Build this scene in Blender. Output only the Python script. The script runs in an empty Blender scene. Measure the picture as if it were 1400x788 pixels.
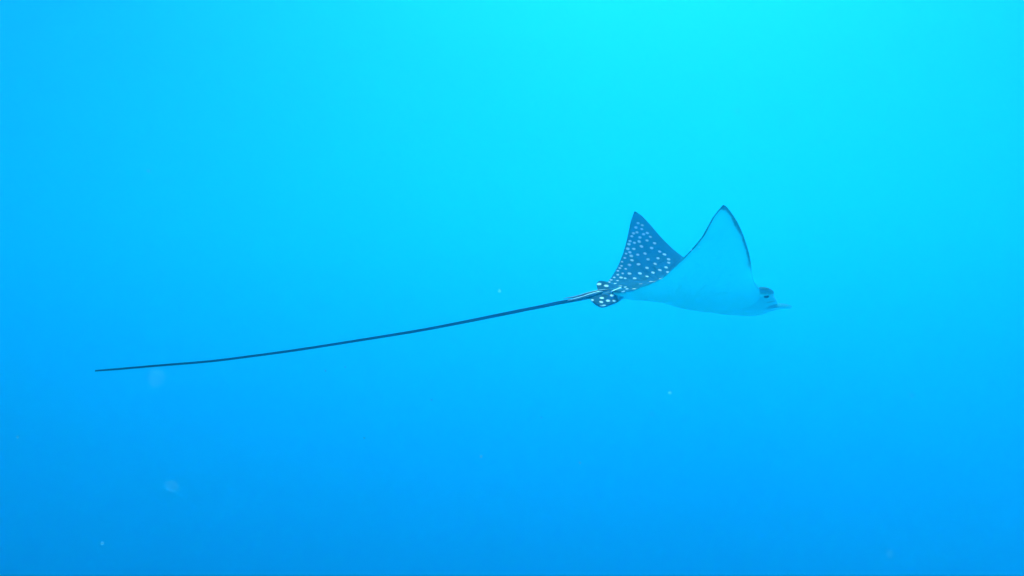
import bpy, math, random
import numpy as np
from mathutils import Vector, Matrix, noise
from mathutils.bvhtree import BVHTree

random.seed(7)
sc = bpy.context.scene
col = sc.collection

# ------------------------------------------------------------------ camera
F_PX, CX, CY = 1212.0, 700.0, 394.0          # focal length and centre in photo pixels (1400 x 788)
CAM = Vector((0.0, 0.0, -4.0))               # four metres below the water surface (z = 0)
cam_d = bpy.data.cameras.new('camera')
cam_d.sensor_width = 36.0
cam_d.lens = F_PX / 1400.0 * 36.0
cam_d.dof.use_dof = True
cam_d.dof.focus_distance = 3.35
cam_d.dof.aperture_fstop = 8.0
cam_d.clip_start = 0.02
cam_d.clip_end = 4000.0
cam = bpy.data.objects.new('camera', cam_d)
col.objects.link(cam)
cam.location = CAM
cam.rotation_euler = (math.radians(90), 0, 0)
sc.camera = cam

# ------------------------------------------------------------------ light
SUN_EL, SUN_AZ = math.radians(53), math.radians(11)      # ahead of the camera, a little to the right
SUN_DIR = Vector((math.sin(SUN_AZ) * math.cos(SUN_EL), math.cos(SUN_AZ) * math.cos(SUN_EL), math.sin(SUN_EL)))
w = bpy.data.worlds.new('World')
sc.world = w
w.use_nodes = True
nt = w.node_tree
bg = nt.nodes['Background']
sky = nt.nodes.new('ShaderNodeTexSky')
sky.sky_type = 'NISHITA'
sky.sun_disc = False
sky.sun_elevation = SUN_EL
sky.sun_rotation = SUN_AZ
nt.links.new(sky.outputs[0], bg.inputs[0])
bg.inputs[1].default_value = 0.10
sd = bpy.data.lights.new('sun', 'SUN')
sd.energy = 5.0
sd.angle = math.radians(0.5)
sd.color = (1.0, 0.96, 0.9)
sun = bpy.data.objects.new('sun', sd)
col.objects.link(sun)
sun.rotation_euler = SUN_DIR.to_track_quat('Z', 'Y').to_euler()
sc.view_settings.view_transform = 'Standard'
sc.view_settings.look = 'None'
sc.view_settings.gamma = 1.0
sc.view_settings.use_curve_mapping = False
sc.view_settings.exposure = 1.22
sc.cycles.volume_bounces = 5
sc.cycles.max_bounces = 10
sc.cycles.use_denoising = True


# ------------------------------------------------------------------ helpers
def mesh_obj(name, verts, faces, mat=None, parent=None, smooth=True):
    me = bpy.data.meshes.new(name)
    me.from_pydata([tuple(v) for v in verts], [], faces)
    me.update()
    if smooth:
        me.polygons.foreach_set('use_smooth', [True] * len(me.polygons))
    if mat:
        me.materials.append(mat)
    o = bpy.data.objects.new(name, me)
    col.objects.link(o)
    o.parent = parent
    return o


def tag(o, label=None, category=None, group=None, kind=None):
    for k, v in (('label', label), ('category', category), ('group', group), ('kind', kind)):
        if v:
            o[k] = v
    return o


def pchip(xs, ys, x):
    """monotone cubic interpolation"""
    xs, ys, x = np.asarray(xs, float), np.asarray(ys, float), np.asarray(x, float)
    h = np.diff(xs)
    d = np.diff(ys) / h
    m = np.zeros_like(ys)
    m[0], m[-1] = d[0], d[-1]
    for i in range(1, len(xs) - 1):
        if d[i - 1] * d[i] > 0:
            w1, w2 = 2 * h[i] + h[i - 1], h[i] + 2 * h[i - 1]
            m[i] = (w1 + w2) / (w1 / d[i - 1] + w2 / d[i])
    x = np.clip(x, xs[0], xs[-1])
    i = np.clip(np.searchsorted(xs, x) - 1, 0, len(xs) - 2)
    t = (x - xs[i]) / h[i]
    return ((2 * t**3 - 3 * t**2 + 1) * ys[i] + (t**3 - 2 * t**2 + t) * h[i] * m[i]
            + (-2 * t**3 + 3 * t**2) * ys[i + 1] + (t**3 - t**2) * h[i] * m[i + 1])


# ------------------------------------------------------------------ water
def water_material():
    m = bpy.data.materials.new('sea_water')
    m.use_nodes = True
    n = m.node_tree.nodes
    n.clear()
    out = n.new('ShaderNodeOutputMaterial')
    v = n.new('ShaderNodeVolumePrincipled')
    v.inputs['Color'].default_value = (0.030, 0.525, 0.905, 1)
    v.inputs['Absorption Color'].default_value = (0.0, 0.25, 0.52, 1)
    v.inputs['Density'].default_value = 0.11
    v.inputs['Anisotropy'].default_value = 0.83
    ab = n.new('ShaderNodeVolumeAbsorption')              # water swallows red first
    ab.inputs['Color'].default_value = (0.0, 1.0, 1.0, 1)
    ab.inputs['Density'].default_value = 0.10
    ad = n.new('ShaderNodeAddShader')
    m.node_tree.links.new(v.outputs[0], ad.inputs[0])
    m.node_tree.links.new(ab.outputs[0], ad.inputs[1])
    m.node_tree.links.new(ad.outputs[0], out.inputs['Volume'])
    return m


X, YB, YF, D = 300.0, -200.0, 400.0, -90.0
wv = [(-X, YB, D), (X, YB, D), (X, YF, D), (-X, YF, D), (-X, YB, 0), (X, YB, 0), (X, YF, 0), (-X, YF, 0)]
wf = [(0, 3, 2, 1), (4, 5, 6, 7), (0, 1, 5, 4), (1, 2, 6, 5), (2, 3, 7, 6), (3, 0, 4, 7)]
water = mesh_obj('water', wv, wf, water_material(), smooth=False)
tag(water, 'clear open sea water, bright turquoise above and deep blue below', 'water', kind='structure')


# the surface of the sea, seen from below: rippled, mirroring the deep at low angles
def surface_material():
    m = bpy.data.materials.new('sea_surface')
    m.use_nodes = True
    n, l = m.node_tree.nodes, m.node_tree.links
    n.clear()
    out = n.new('ShaderNodeOutputMaterial')
    fr = n.new('ShaderNodeFresnel')
    fr.inputs['IOR'].default_value = 1.333
    tr = n.new('ShaderNodeBsdfTransparent')
    gl = n.new('ShaderNodeBsdfGlossy')
    gl.inputs['Roughness'].default_value = 0.18
    mx = n.new('ShaderNodeMixShader')
    l.new(fr.outputs[0], mx.inputs[0])
    l.new(tr.outputs[0], mx.inputs[1])
    l.new(gl.outputs[0], mx.inputs[2])
    l.new(mx.outputs[0], out.inputs['Surface'])
    return m


def build_surface():
    gx = np.sign(np.linspace(-1, 1, 121)) * np.abs(np.linspace(-1, 1, 121)) ** 1.8 * (X - 1)
    gy = np.sign(np.linspace(-1, 1, 121)) * np.abs(np.linspace(-1, 1, 121)) ** 1.8 * (YF - YB - 2) / 2 + (YB + YF) / 2
    V = [(a, b, -0.25 + 0.14 * noise.fractal(Vector((a * 0.35, b * 0.35, 0.0)), 1.0, 2.0, 4)) for b in gy for a in gx]
    Fc = [(j * 121 + i, j * 121 + i + 1, (j + 1) * 121 + i + 1, (j + 1) * 121 + i) for j in range(120) for i in range(120)]
    o = mesh_obj('water_surface', V, Fc, surface_material())
    return tag(o, 'rippled underside of the sea surface overhead', 'water', kind='structure')


build_surface()

# ------------------------------------------------------------------ eagle ray: frame
PSI, PIT, ROLL = math.radians(14), math.radians(3), math.radians(4)
DIST = 3.3
ORIG = Vector(((930 - CX) / F_PX * DIST, DIST, -(405 - CY) / F_PX * DIST))      # from the camera
ROT = Matrix.Rotation(PSI, 3, 'Z') @ Matrix.Rotation(PIT, 3, 'Y') @ Matrix.Rotation(ROLL, 3, 'X')
ROT_T = ROT.transposed()


def view_dir(px):
    return Vector(((px[0] - CX) / F_PX, 1.0, -(px[1] - CY) / F_PX))


def at(px, y):
    """photo pixel -> point in the ray's own frame on its plane of lateral position y"""
    dd, c = ROT_T @ view_dir(px), ROT_T @ (-ORIG)
    return c + dd * ((y - c.y) / dd.y)


# wing outlines (leading and trailing edges) of both raised wings
nTE = [(987.4, 281.2), (972.9, 299.8), (960.9, 321.5), (948.8, 337.2), (934.3, 352.8), (922.3, 364.9), (907.8, 378.2), (893.3, 386.6), (876.5, 392.6), (864, 398)]
nLE = [(987.4, 281.2), (993, 283.6), (997, 287.7), (1006.7, 301), (1015, 317.9), (1021, 334.8), (1026, 354), (1028.4, 373.3), (1032, 387.8), (1038, 396)]
fTE = [(866.8, 289.4), (862, 303.4), (858.4, 320.3), (852.3, 344.4), (845.1, 362.5), (837.9, 375.7), (831.8, 384.2)]
fLE = [(866.8, 289.4), (876.5, 295), (888.5, 307), (905.4, 326.3), (919.9, 340.8), (934.3, 352.4)]
Y_TIP, Y_ROOT = 0.46, 0.09


def lateral(p, sgn, top):
    u = min(max((402 - p[1]) / (402 - top), 0), 1)
    return sgn * (Y_ROOT + (Y_TIP - Y_ROOT) * u ** 0.75)


def edge(pts, sgn, top):
    r = [at(p, lateral(p, sgn, top)) for p in pts]
    return sorted([(v.y, v.x, v.z) for v in r])


LE = edge(nLE, -1, 281.2) + [(-0.06, 0.285, 0.02), (0.06, 0.285, 0.018), (0.129, 0.250, 0.030), (0.164, 0.222, 0.052), (0.216, 0.185, 0.085)] + edge(fLE, 1, 289.4)
TE = edge(nTE, -1, 281.2) + [(-0.06, -0.278, 0.004), (0.06, -0.285, 0.004), (0.125, -0.256, 0.014)] + edge(fTE, 1, 289.4)
LE, TE = np.array(LE), np.array(TE)


def mid(y):
    return (pchip(LE[:, 0], LE[:, 1], y), pchip(LE[:, 0], LE[:, 2], y),
            pchip(TE[:, 0], TE[:, 1], y), pchip(TE[:, 0], TE[:, 2], y))


def half_thick(y):
    return pchip([0, 0.08, 0.14, 0.2, 0.3, 0.4, 0.46], [0.042, 0.036, 0.026, 0.0185, 0.011, 0.0065, 0.0035], np.abs(y))


def foil(u):
    f = 0.2969 * np.sqrt(u) - 0.126 * u - 0.3516 * u**2 + 0.2843 * u**3 - 0.1015 * u**4
    return f / 0.1


BELLY = [at(p, 0.0) for p in ((852.3, 409.0), (900.6, 412.6), (936.7, 422.3), (972.9, 428.3), (1005, 431.5), (1021, 432.0), (1034, 431.2), (1047.7, 427.6))]
BX, BZ = [v.x for v in BELLY], [v.z for v in BELLY]


def belly(x):
    return float(pchip([-0.40] + BX, [-0.012] + BZ, x))


_c = [float(k) for k in mid(0.0)]


def swell(x, y, u, side):
    """belly and back swell smoothly out of the wing roots"""
    z0 = _c[1] + (_c[3] - _c[1]) * min(max((_c[0] - x) / (_c[0] - _c[2]), 0), 1)
    if side < 0:
        goal, wid = belly(x), 0.098
    else:
        goal, wid = float(pchip([-0.3, -0.2, -0.1, 0.0, 0.12, 0.3], [0.006, 0.030, 0.048, 0.058, 0.064, 0.056], x)), 0.080
    t = 0.042 * float(foil(np.clip(u, 0, 1)))
    amount = max(0.0, side * (goal - z0) - t)
    win = math.sin(math.pi * min(max(u, 0), 1)) ** 0.5
    return side * amount * win * math.exp(-(y / wid) ** 2)


def build_disc():
    th = np.linspace(-math.pi / 2, math.pi / 2, 150)
    ys = np.sin(th) * Y_TIP * 0.9995
    us = (1 - np.cos(np.linspace(0, math.pi, 60))) / 2
    V, Fc = [], []
    lx, lz, tx, tz = mid(ys)
    T = half_thick(ys)
    n, k = len(ys), len(us)
    for side in (1, -1):
        for i in range(n):
            for u in us:
                x = lx[i] + (tx[i] - lx[i]) * u
                z = lz[i] + (tz[i] - lz[i]) * u
                ch = abs(tx[i] - lx[i])
                t = min(T[i], 0.5 * ch) * foil(u) + 0.0022 * min(1, u * 12)
                V.append((x, ys[i], z + side * t + swell(x, ys[i], u, side)))
    for i in range(n - 1):
        for j in range(k - 1):
            a = i * k + j
            Fc.append((a, a + 1, a + k + 1, a + k))
            b = n * k + a
            Fc.append((b, b + k, b + k + 1, b + 1))
    for i in range(n - 1):
        for j in (0, k - 1):
            a, b = i * k + j, n * k + i * k + j
            q = (a, a + k, b + k, b)
            Fc.append(q if j == 0 else q[::-1])
    for j in range(k - 1):
        for i in (0, n - 1):
            a, b = i * k + j, n * k + i * k + j
            q = (a, b, b + 1, a + 1)
            Fc.append(q if i == 0 else q[::-1])
    return V, Fc


def loft(stations, seg=40, power=2.3):
    """closed loft along x; station = (x, y, half_width, z_top, z_bottom)"""
    V, Fc = [], []
    for (x, yc, hw, zt, zb) in stations:
        for s in range(seg):
            a = 2 * math.pi * s / seg
            c, d = math.cos(a), math.sin(a)
            cc = math.copysign(abs(c) ** (2 / power), c)
            dd = math.copysign(abs(d) ** (2 / power), d)
            V.append((x, yc + hw * cc, (zt + zb) / 2 + (zt - zb) / 2 * dd))
    m = len(stations)
    for i in range(m - 1):
        for s in range(seg):
            a, b = i * seg + s, i * seg + (s + 1) % seg
            Fc.append((a, b, b + seg, a + seg))
    Fc.append(tuple(range(seg))[::-1])
    Fc.append(tuple((m - 1) * seg + s for s in range(seg)))
    return V, Fc


def smooth_stations(st, n):
    st = np.array(sorted(st))
    xs = np.linspace(st[0, 0], st[-1, 0], n)
    return [tuple([x] + [float(pchip(st[:, 0], st[:, c], x)) for c in range(1, 5)]) for x in xs]


def trunk():
    st = [(-0.335, 0, 0.006, -0.010, -0.019), (-0.30, 0, 0.017, 0.003, -0.015), (-0.25, 0, 0.034, 0.017, belly(-0.25)), (-0.20, 0, 0.044, 0.030, belly(-0.20)),
          (-0.10, 0, 0.050, 0.047, belly(-0.10) + 0.001), (0.0, 0, 0.055, 0.056, belly(0.0) + 0.002), (0.12, 0, 0.060, 0.062, belly(0.12) + 0.002),
          (0.22, 0, 0.074, 0.060, belly(0.22)), (0.27, 0, 0.074, 0.056, belly(0.27)), (0.31, 0, 0.068, 0.050, belly(0.31)),
          (0.34, 0, 0.056, 0.043, belly(0.34)), (0.36, 0, 0.047, 0.033, -0.036), (0.377, 0, 0.038, 0.019, -0.030), (0.388, 0, 0.028, 0.006, -0.024), (0.393, 0, 0.018, 0.0, -0.020)]
    return loft(smooth_stations(st, 90))


def bill():
    st = [(0.285, 0, 0.056, -0.016, -0.056), (0.32, 0, 0.065, -0.008, -0.052), (0.345, 0, 0.066, -0.008, -0.044), (0.38, 0, 0.062, -0.008, -0.034),
          (0.415, 0, 0.056, -0.006, -0.031), (0.44, 0, 0.043, -0.008, -0.0275), (0.454, 0, 0.024, -0.0110, -0.0225)]
    return loft(smooth_stations(st, 40), power=2.0)


def brow(sgn):
    """bulge over the eye and spiracle"""
    st = [(0.250, sgn * 0.072, 0.006, 0.044, 0.034), (0.275, sgn * 0.070, 0.016, 0.051, 0.024), (0.305, sgn * 0.068, 0.019, 0.0545, 0.020),
          (0.330, sgn * 0.062, 0.018, 0.050, 0.019), (0.352, sgn * 0.050, 0.008, 0.042, 0.026)]
    return loft(smooth_stations(st, 24), seg=24, power=2.0)


def paddle(root, rim, t=0.0035, na=26, nb=16):
    """rounded fin between a root line and an outer rim"""
    ar, ae = np.linspace(0, 1, len(root)), np.linspace(0, 1, len(rim))
    R, E = np.array([tuple(v) for v in root]), np.array([tuple(v) for v in rim])
    A = np.linspace(0, 1, na)
    R = np.stack([pchip(ar, R[:, c], A) for c in range(3)], 1)
    E = np.stack([pchip(ae, E[:, c], A) for c in range(3)], 1)
    V, Fc = [], []
    P = np.zeros((na, nb, 3))
    for j in range(nb):
        b = j / (nb - 1)
        P[:, j] = R + (E - R) * b
    du = np.gradient(P, axis=0)
    dv = np.gradient(P, axis=1)
    N = np.cross(du, dv)
    N /= np.linalg.norm(N, axis=2, keepdims=True) + 1e-9
    tt = t * np.ones((na, nb))
    for s in (1, -1):
        V += [tuple(p) for p in (P + s * N * tt[..., None]).reshape(-1, 3)]
    for i in range(na - 1):
        for j in range(nb - 1):
            a = i * nb + j
            Fc.append((a, a + nb, a + nb + 1, a + 1))
            b = na * nb + a
            Fc.append((b, b + 1, b + nb + 1, b + nb))
    loop = [i * nb for i in range(na)] + [(na - 1) * nb + j for j in range(1, nb)] + [i * nb + nb - 1 for i in range(na - 2, -1, -1)] + [j for j in range(nb - 2, 0, -1)]
    for q in range(len(loop)):
        a, b = loop[q], loop[(q + 1) % len(loop)]
        Fc.append((b, a, na * nb + a, na * nb + b))
    return V, Fc


TAIL_PX = [(850, 397.5), (832, 400.5), (815, 404), (800, 407.4), (782.8, 411.0), (757, 415.6), (740, 419.4), (714.3, 424.3), (642.3, 438.9), (580, 450.9),
           (485.7, 466.3), (408.6, 478.3), (340, 487.7), (288.6, 494), (209.7, 500.6), (160, 504.9), (130, 507.2)]
TAIL = [at(p, 0.0) for p in TAIL_PX]
TAIL_R = [0.0120, 0.0100, 0.0082, 0.0073, 0.0070, 0.0067, 0.0065, 0.0061, 0.0054, 0.0049, 0.0045, 0.0043, 0.0040, 0.0038, 0.0035, 0.0032, 0.0024]


def tube(path, radii, n, seg=16):
    s = np.concatenate([[0], np.cumsum([(path[i + 1] - path[i]).length for i in range(len(path) - 1)])])
    A = np.linspace(0, s[-1], n)
    P = np.stack([pchip(s, [v[c] for v in path], A) for c in range(3)], 1)
    for _ in range(6):
        P[1:-1] = (P[:-2] + 2 * P[1:-1] + P[2:]) / 4
    R = pchip(s, radii, A)
    V, Fc = [], []
    for i in range(n):
        t = Vector(P[min(i + 1, n - 1)] - P[max(i - 1, 0)]).normalized()
        side = t.cross(Vector((0, 0, 1))).normalized()
        up = side.cross(t)
        for k in range(seg):
            a = 2 * math.pi * k / seg
            V.append(tuple(Vector(P[i]) + (side * math.cos(a) + up * math.sin(a)) * float(R[i])))
    for i in range(n - 1):
        for k in range(seg):
            a, b = i * seg + k, i * seg + (k + 1) % seg
            Fc.append((a, b, b + seg, a + seg))
    Fc.append(tuple(range(seg))[::-1])
    Fc.append(tuple((n - 1) * seg + k for k in range(seg)))
    return V, Fc


near_fin = paddle([at((858, 402), -0.045), at((836, 402), -0.03), at((818, 404), -0.012)],
                  [at((855, 406), -0.060), at((838.5, 416.2), -0.088), at((823, 420.3), -0.100), at((813.0, 415.8), -0.085), at((806.5, 410), -0.050)])
far_fin = paddle([at((842, 395), 0.04), at((830, 398), 0.03), at((820, 401), 0.012)],
                 [at((838, 390), 0.060), at((830, 386.0), 0.085), at((820.5, 384.4), 0.100), at((815.6, 388.5), 0.085), at((817, 396.5), 0.040)])

VOX = 0.0022
V, Fc = [], []
for v, f in (build_disc(), trunk(), bill(), brow(1), brow(-1), near_fin, far_fin, tube(TAIL[:9], TAIL_R[:9], 60)):
    o0 = len(V)
    V += v
    Fc += [tuple(i + o0 for i in q) for q in f]
tmp = mesh_obj('tmp_body', V, Fc)
rm = tmp.modifiers.new('r', 'REMESH')
rm.mode = 'VOXEL'
rm.voxel_size = VOX
rm.use_smooth_shade = True
sm = tmp.modifiers.new('s', 'SMOOTH')
sm.factor = 0.5
sm.iterations = 11
dg = bpy.context.evaluated_depsgraph_get()
body_me = bpy.data.meshes.new_from_object(tmp.evaluated_get(dg))
bpy.data.objects.remove(tmp)

# the thin whip of the tail carries on from the end of the tail base
nv = len(body_me.vertices)
co = np.empty(nv * 3)
body_me.vertices.foreach_get('co', co)
co = co.reshape(-1, 3)
polys = [tuple(p.vertices) for p in body_me.polygons]
wv_, wf_ = tube(TAIL[7:], TAIL_R[7:], 400)
co = np.vstack([co, np.array(wv_)])
polys += [tuple(i + nv for i in q) for q in wf_]


# ------------------------------------------------------------------ eagle ray: markings
lx, lz, tx, tz = mid(co[:, 1])
u = (lx - co[:, 0]) / np.maximum(lx - tx, 1e-4)
uc = np.clip(u, 0, 1)
zm = lz + (tz - lz) * uc
bvh = BVHTree.FromPolygons([Vector(v) for v in co], polys)
nrm = np.zeros_like(co)
tri = np.array([q[:3] for q in polys])
fn = np.cross(co[tri[:, 1]] - co[tri[:, 0]], co[tri[:, 2]] - co[tri[:, 0]])
for c in range(4):
    idx = np.array([q[c % len(q)] for q in polys])
    np.add.at(nrm, idx, fn)
nrm /= np.linalg.norm(nrm, axis=1, keepdims=True) + 1e-12

ay = np.abs(co[:, 1])
x_, z_ = co[:, 0], co[:, 2]


def sstep(a, b, v):
    t = np.clip((v - a) / (b - a), 0, 1)
    return t * t * (3 - 2 * t)


dors = sstep(-0.0012, 0.0012, z_ - zm)                       # upper skin of wings and back
inner_le = sstep(0.26, 0.20, ay) * sstep(0.10, 0.14, x_)
dors *= 1 - inner_le * sstep(0.014, 0.008, z_ - zm) * (uc < 0.3)        # pale leading edge near the head
head = sstep(0.268, 0.285, x_)
dors = dors * (1 - head) + 0.92 * head * sstep(0.025, 0.033, z_ + 0.35 * np.maximum(x_ - 0.34, 0))
rear = sstep(-0.262, -0.275, x_)                             # pelvic fins and tail
dors = dors * (1 - rear) + rear * sstep(-0.15, 0.05, nrm[:, 2])
chord = np.maximum(lx - tx, 1e-4)
d_le, d_te = uc * chord, (1 - uc) * chord
rng = np.array([noise.fractal(Vector(v) * 26, 0.7, 2.0, 4) for v in co])
d_le, d_te = d_le * (1 - 0.45 * np.clip(rng, -0.8, 0.8)), d_te * (1 - 0.45 * np.clip(rng, -0.8, 0.8))
outer = sstep(0.20, 0.30, ay)
margin = np.maximum(sstep(0.013, 0.004, d_le) * outer, sstep(0.006, 0.002, d_te) * sstep(0.20, 0.34, ay))
margin = np.maximum(margin, sstep(0.014, 0.004, Y_TIP - ay))
dark = np.maximum(dors, 0.9 * margin)
tail = sstep(-0.30, -0.36, x_) * (np.abs(co[:, 1]) < 0.012)
dark = np.maximum(dark, tail)

spot_px = [(433, 133), (463, 148), (417, 164), (459, 176), (499, 204), (472, 213), (425, 199), (400, 206), (388, 227), (446, 235), (521, 231), (497, 258),
           (551, 277), (441, 264), (407, 274), (375, 262), (367, 284), (457, 299), (530, 312), (402, 318), (359, 317), (588, 337), (622, 358), (483, 350),
           (430, 360), (374, 342), (347, 352), (384, 368), (576, 384), (652, 392), (338, 383), (504, 394), (389, 399), (318, 410), (653, 417), (555, 426),
           (436, 428), (371, 432), (314, 440), (634, 452), (497, 455), (344, 461), (302, 456), (589, 469), (288, 475), (647, 486), (540, 487), (446, 495),
           (371, 495), (323, 492), (287, 503), (497, 514), (600, 528), (340, 528), (262, 523), (408, 530), (285, 545), (239, 541),
           (268, 566), (226, 556), (525, 552), (452, 568), (342, 591), (303, 594), (405, 604), (325, 624),
           (100, 686), (172, 670), (168, 699), (217, 690), (262, 691), (246, 652)]
eye_b = ROT_T @ (-ORIG)
centres = []                     # (point, radius)


def cast(px):
    d = (ROT_T @ view_dir(px)).normalized()
    return bvh.ray_cast(eye_b, d)[0]


for (a, b) in spot_px:
    p = (790 + a / 5.253, 280 + b / 5.253)
    h = cast(p)
    if h is not None:
        near_edge = 0.0050 if a < 350 and b < 600 else 0.0069
        centres.append((h, near_edge * random.uniform(0.93, 1.1)))
seen = list(centres)
for p, r in ((819.0, 388.6), 0.0085), ((829.0, 391.0), 0.0085), ((821.5, 420.0), 0.006), ((825, 420.2), 0.005), ((818.0, 419.6), 0.005):
    h = cast(p)
    if h is not None:
        centres.append((h, r))


def top_point(x, y):
    h = bvh.ray_cast(Vector((x, y, 1.0)), Vector((0, 0, -1)))
    return h[0] if h else None


for h, r in seen:                # the other wing mirrors the pattern
    if abs(h.y) > 0.05 and h.x > -0.27:
        q = top_point(h.x + random.uniform(-0.006, 0.006), -h.y + random.uniform(-0.006, 0.006))
        if q and min((q - c).length for c, _ in centres) > 0.016:
            centres.append((q, r))
tries = 0
while tries < 2500:              # and runs on over the front of the wings and the head
    tries += 1
    yy = random.uniform(-0.36, 0.36)
    a, b, c, d = [float(k) for k in mid(yy)]
    xx = c + (a - c) * random.uniform(0.08, 0.93)
    if abs(yy) < 0.05:
        xx = random.uniform(-0.24, 0.36)
    q = top_point(xx, yy)
    if q is None:
        continue
    dd = q - eye_b               # leave the part the photograph shows as it is
    hit = bvh.ray_cast(eye_b, dd.normalized())[0]
    if hit is not None and (hit - q).length < 0.004 and q.y > -0.05 and q.x < 0.2:
        continue
    if min((q - c).length for c, _ in centres) > random.uniform(0.026, 0.036):
        centres.append((q, random.uniform(0.0048, 0.0062)))

white = np.zeros(len(co))
halo = np.zeros(len(co))
for c, r in centres:
    near = np.where(np.abs(x_ - c.x) + np.abs(co[:, 1] - c.y) < 0.05)[0]
    if not len(near):
        continue
    dist = np.linalg.norm(co[near] - np.array(c), axis=1)
    ok = 1.0
    white[near] = np.maximum(white[near], sstep(r + 0.0014, r - 0.0014, dist) * ok)
    halo[near] = np.maximum(halo[near], sstep(r * 2.3, r * 1.1, dist))


def streak(path, r):
    P = [cast(p) for p in path]
    P = [p for p in P if p is not None]
    for i in range(len(P) - 1):
        for k in range(12):
            c = P[i].lerp(P[i + 1], k / 12)
            near = np.where(np.abs(x_ - c.x) < 0.03)[0]
            dist = np.linalg.norm(co[near] - np.array(c), axis=1)
            white[near] = np.maximum(white[near], sstep(r + 0.0012, r - 0.0012, dist))


streak([(848, 393.8), (845, 394.8), (838, 397.6), (831, 400.4), (824, 402.0)], 0.0044)
for p in [at((815.5 + 0.8 * k, 419.3 + 0.07 * k * (1 - k / 9) * 4), -0.097) for k in range(16)]:      # pale rim of the drooping fin
    dist = np.linalg.norm(co - np.array(p), axis=1)
    white = np.maximum(white, sstep(0.0052, 0.0030, dist))

dorsal_c = np.array([0.010, 0.082, 0.135])
halo_c = np.array([0.010, 0.036, 0.075])
tail_c = np.array([0.005, 0.006, 0.016])
belly_c = np.array([0.45, 0.76, 0.78])
white_c = np.array([0.95, 0.95, 0.93])
dcol = dorsal_c[None] * (1 + 0.28 * rng[:, None])
dcol = dcol + (halo_c - dcol) * (0.8 * halo[:, None])
dcol = dcol * (1 - 0.5 * rear[:, None])
dcol = dcol + (tail_c - dcol) * tail[:, None]
bcol = belly_c[None] * (1 + 0.07 * rng[:, None])
cc = bcol + (dcol - bcol) * dark[:, None]
cc = cc + (white_c - cc) * white[:, None]
snout = sstep(0.335, 0.375, x_) * sstep(0.004, -0.004, z_)            # white snout, bluish water light painted into its colour
cc = cc + (np.array([0.12, 0.88, 0.92]) - cc) * snout[:, None]
# mouth and gill slits on the underside
for p, r in ((at((1027, 432), -0.02), 0.010), (at((1031, 431.5), -0.02), 0.008)):
    dist = np.linalg.norm(co - np.array(p), axis=1)
    k = sstep(r, r * 0.3, dist)[:, None]
    cc = cc + (np.array([0.05, 0.06, 0.08]) - cc) * k * 0.9
for i in range(5):
    for s in (-1, 1):
        gx, gy = 0.235 - 0.035 * i, s * (0.085 - 0.006 * i)
        k = sstep(0.0022, 0.0008, np.abs(x_ - gx)) * sstep(0.014, 0.010, np.abs(co[:, 1] - gy)) * (z_ < zm)
        cc = cc + (np.array([0.35, 0.36, 0.36]) - cc) * (k * 0.7)[:, None]


opaque = np.zeros(len(co))


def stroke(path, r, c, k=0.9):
    """colour painted on the skin along a line of photo pixels"""
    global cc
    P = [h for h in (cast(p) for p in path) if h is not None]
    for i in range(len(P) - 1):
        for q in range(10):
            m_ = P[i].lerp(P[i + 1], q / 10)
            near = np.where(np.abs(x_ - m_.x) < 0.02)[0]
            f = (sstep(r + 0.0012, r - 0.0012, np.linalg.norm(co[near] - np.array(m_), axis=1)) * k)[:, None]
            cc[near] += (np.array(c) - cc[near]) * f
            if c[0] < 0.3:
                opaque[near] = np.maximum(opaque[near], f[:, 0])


stroke([(1049, 414.2), (1054, 412.8), (1060, 412.0)], 0.0024, (0.03, 0.05, 0.08), 0.6)          # shade of the groove above the bill, painted as a dark streak
stroke([(1046, 416.4), (1053, 415.6), (1060, 415.4), (1068, 416.2), (1076, 418.0)], 0.0032, (0.34, 0.94, 0.95))  # highlight on the bill's top edge, painted in as pale colour
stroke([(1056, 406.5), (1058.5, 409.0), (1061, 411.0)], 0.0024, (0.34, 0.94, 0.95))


def skin_material():
    m = bpy.data.materials.new('ray_skin')
    m.use_nodes = True
    n, l = m.node_tree.nodes, m.node_tree.links
    b = n['Principled BSDF']
    a = n.new('ShaderNodeAttribute')
    a.attribute_name = 'skin'
    b.inputs['Roughness'].default_value = 0.7
    b.inputs['IOR'].default_value = 1.12
    b.inputs['Specular IOR Level'].default_value = 0.12
    tc = n.new('ShaderNodeTexCoord')
    nz = n.new('ShaderNodeTexNoise')
    nz.inputs['Scale'].default_value = 55
    nz.inputs['Detail'].default_value = 5
    l.new(tc.outputs['Object'], nz.inputs['Vector'])
    bp = n.new('ShaderNodeBump')
    bp.inputs['Strength'].default_value = 0.12
    bp.inputs['Distance'].default_value = 0.004
    l.new(nz.outputs[0], bp.inputs['Height'])
    l.new(bp.outputs[0], b.inputs['Normal'])
    l.new(a.outputs['Color'], b.inputs['Base Color'])
    tr = n.new('ShaderNodeBsdfTranslucent')
    tr.inputs['Color'].default_value = (0.06, 0.74, 0.92, 1)          # pale flesh lets light through
    mx = n.new('ShaderNodeMixShader')
    ta = n.new('ShaderNodeAttribute')
    ta.attribute_name = 'thinness'
    l.new(ta.outputs['Fac'], mx.inputs[0])
    l.new(b.outputs[0], mx.inputs[1])
    l.new(tr.outputs[0], mx.inputs[2])
    l.new(mx.outputs[0], n['Material Output'].inputs['Surface'])
    return m


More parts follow.
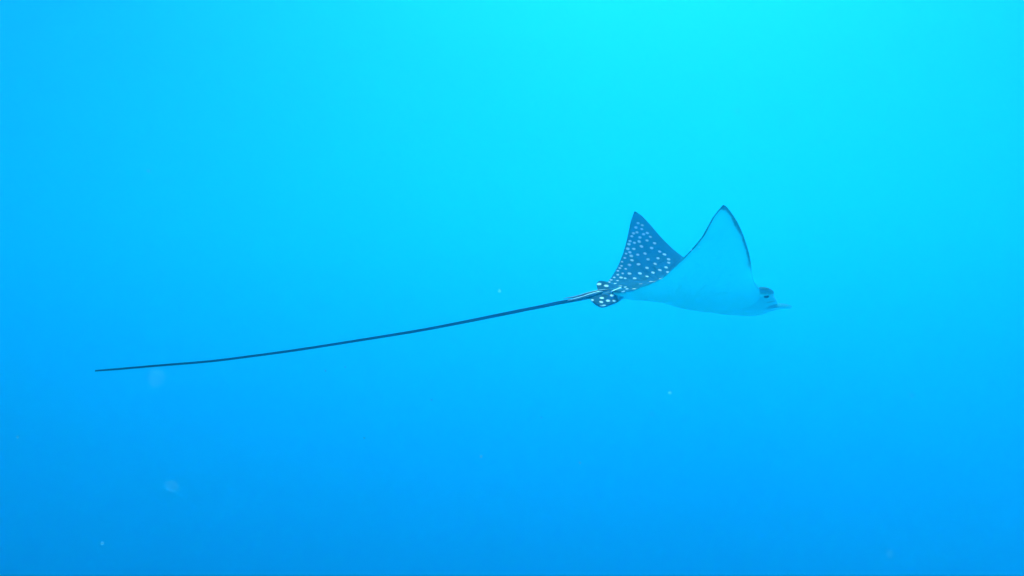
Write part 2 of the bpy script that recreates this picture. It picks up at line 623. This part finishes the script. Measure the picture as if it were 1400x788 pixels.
def plain(name, c, rough=0.5):
    m = bpy.data.materials.new(name)
    m.use_nodes = True
    n, l = m.node_tree.nodes, m.node_tree.links
    b = n['Principled BSDF']
    nz = n.new('ShaderNodeTexNoise')
    nz.inputs['Scale'].default_value = 90
    rp = n.new('ShaderNodeValToRGB')
    rp.color_ramp.elements[0].color = (c[0] * 0.75, c[1] * 0.75, c[2] * 0.75, 1)
    rp.color_ramp.elements[1].color = (min(1, c[0] * 1.2), min(1, c[1] * 1.2), min(1, c[2] * 1.2), 1)
    l.new(nz.outputs[0], rp.inputs[0])
    l.new(rp.outputs[0], b.inputs['Base Color'])
    b.inputs['Roughness'].default_value = rough
    return m


# faint muscle bands fanning out along the wings
fan = np.arctan2(x_ + 0.02, np.maximum(ay, 0.03))
band = np.sin(fan * 34 + 2.5 * rng) * sstep(0.10, 0.18, ay) * sstep(0.44, 0.36, ay) * sstep(0.03, 0.10, d_le) * sstep(0.02, 0.07, d_te)
co = co + nrm * (0.0010 * band + 0.0010 * rng * sstep(0.02, 0.06, np.minimum(d_le, d_te)) * (1 - tail))[:, None]
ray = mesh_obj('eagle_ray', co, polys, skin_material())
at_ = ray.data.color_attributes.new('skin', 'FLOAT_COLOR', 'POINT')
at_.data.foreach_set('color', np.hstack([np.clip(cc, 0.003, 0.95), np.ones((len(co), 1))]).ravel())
thin = 0.84 - 0.44 * dors - 0.60 * margin - 0.16 * white - 0.80 * tail - 0.55 * opaque - 0.30 * rear * dors
ta_ = ray.data.attributes.new('thinness', 'FLOAT', 'POINT')
ta_.data.foreach_set('value', np.clip(thin, 0.02, 0.85))
ray.matrix_world = Matrix.Translation(CAM + ORIG) @ ROT.to_4x4()
tag(ray, 'spotted eagle ray swimming with both wings raised and a long whip tail trailing', 'ray')


# eyes: bulging dark globes low on the sides of the head
def eye(sgn):
    c = Vector((0.314, sgn * 0.0705, 0.0215))
    V, Fc = [], []
    nu, nvv = 20, 14
    for j in range(nvv + 1):
        for i in range(nu):
            th, ph = math.pi * j / nvv, 2 * math.pi * i / nu
            bulge = 1 + 0.18 * max(0, math.sin(th) * math.sin(ph) * sgn) ** 6
            V.append(c + Vector((0.0105 * math.sin(th) * math.cos(ph), 0.008 * bulge * math.sin(th) * math.sin(ph), 0.0080 * math.cos(th))))
    for j in range(nvv):
        for i in range(nu):
            a, b = j * nu + i, j * nu + (i + 1) % nu
            Fc.append((a, b, b + nu, a + nu))
    return mesh_obj('eye', V, Fc, plain('eye_dark', (0.012, 0.014, 0.02), 0.2), ray)


eye(-1)
eye(1)


# the two barbs lying along the top of the tail base
def barb(path, y, r, c):
    P = [at(p, y) for p in path]
    V, Fc = tube(P, r, 50, 10)
    me = mesh_obj('tail_barb', V, Fc, plain('barb_skin', c, 0.5), ray)
    return me


barb([(833, 396.8), (826, 397.0), (814, 398.9), (800, 402.3), (786, 406.2), (770, 408.2)], -0.004, [0.0008, 0.0032, 0.0042, 0.0040, 0.0032, 0.0006], (0.018, 0.024, 0.05))['label'] = 'dark upper tail barb'
barb([(824, 398.6), (817, 400.3), (808, 402.9), (798, 406.0), (786, 409.2), (776, 411.0)], -0.013, [0.0006, 0.0040, 0.0048, 0.0042, 0.0030, 0.0005], (0.85, 0.87, 0.86))['label'] = 'white tail barb'


# ------------------------------------------------------------------ drifting specks
def speck(px, dist, size, seed, label, lump=0.35, stretch=1.0):
    rnd = random.Random(seed)
    off = Vector((rnd.uniform(0, 50), rnd.uniform(0, 50), rnd.uniform(0, 50)))
    V, Fc = [], []
    nu, nvv = 14, 9
    for j in range(nvv + 1):
        for i in range(nu):
            th, ph = math.pi * j / nvv, 2 * math.pi * i / nu
            d = Vector((math.sin(th) * math.cos(ph), math.sin(th) * math.sin(ph), math.cos(th) * stretch))
            V.append(d * size * (1 + lump * 1.6 * noise.noise(d * 1.9 + off)))
    for j in range(nvv):
        for i in range(nu):
            a, b = j * nu + i, j * nu + (i + 1) % nu
            Fc.append((a, b, b + nu, a + nu))
    o = mesh_obj('floating_speck', V, Fc, BLOB if size > 0.0018 else SPECK)
    o.location = CAM + view_dir(px).normalized() * dist
    o.rotation_euler = (rnd.uniform(0, 6), rnd.uniform(0, 6), rnd.uniform(0, 6))
    tag(o, label, 'speck', 'specks drifting in the water')
    return o


def flake_material(name, alpha):
    m = bpy.data.materials.new(name)
    m.use_nodes = True
    n, l = m.node_tree.nodes, m.node_tree.links
    b = n['Principled BSDF']
    b.inputs['Base Color'].default_value = (0.6, 0.95, 0.95, 1)
    b.inputs['Roughness'].default_value = 0.8
    tl = n.new('ShaderNodeBsdfTranslucent')
    tl.inputs['Color'].default_value = (0.5, 0.97, 0.97, 1)
    m1 = n.new('ShaderNodeMixShader')
    m1.inputs[0].default_value = 0.65
    l.new(b.outputs[0], m1.inputs[1])
    l.new(tl.outputs[0], m1.inputs[2])
    t = n.new('ShaderNodeBsdfTransparent')
    m2 = n.new('ShaderNodeMixShader')
    nz = n.new('ShaderNodeTexNoise')
    nz.inputs['Scale'].default_value = 260
    mr = n.new('ShaderNodeMapRange')
    mr.inputs[3].default_value = alpha * 0.4
    mr.inputs[4].default_value = alpha * 1.6
    l.new(nz.outputs[0], mr.inputs[0])
    l.new(mr.outputs[0], m2.inputs[0])
    l.new(t.outputs[0], m2.inputs[1])
    l.new(m1.outputs[0], m2.inputs[2])
    l.new(m2.outputs[0], n['Material Output'].inputs['Surface'])
    return m


SPECK, BLOB = flake_material('drifting_flake', 0.12), flake_material('drifting_jelly', 0.024)
DEEP = 'tiny pale speck drifting in the deeper blue water well below the ray'
PAIR = 'one of two pale flecks drifting close together below the belly of the ray'
DUO = 'one of two minute specks side by side just under the middle of the tail'
for i, (px, dist, size, label) in enumerate([
        ((1008, 152), 0.9, 0.0022, 'pale round fleck drifting in turquoise water above the near wing tip'),
        ((203, 234), 1.1, 0.0012, 'lone minute speck in clear turquoise water high above the tail tip'),
        ((683, 398), 1.1, 0.0018, 'small pale fleck drifting just above the thick end of the tail'),
        ((916, 537), 1.0, 0.0017, PAIR), ((891, 566), 0.9, 0.0020, PAIR), ((445, 507), 1.4, 0.0013, DUO), ((472, 502), 1.5, 0.0012, DUO),
        ((1247, 541), 0.9, 0.0020, 'pale fleck drifting alone in front of and below the snout'),
        ((1216, 757), 0.8, 0.0026, 'large pale blurred fleck drifting in the deepest blue ahead of the ray'),
        ((658, 624), 1.1, 0.0014, DEEP), ((140, 743), 1.2, 0.0016, DEEP), ((498, 599), 1.4, 0.0013, DEEP), ((590, 547), 1.5, 0.0013, DEEP),
        ((793, 633), 1.4, 0.0015, DEEP), ((24, 598), 1.3, 0.0014, DEEP), ((740, 571), 1.5, 0.0013, DEEP)]):
    speck(px, dist, size, 11 + i, label)
speck((214, 516), 0.55, 0.0042, 90, 'largest faint pale blob drifting just below the thin end of the tail', 0.3)
speck((235, 665), 0.75, 0.0035, 91, 'ragged pale flake drifting in the deep blue well below the tail tip', 0.5, 1.2)
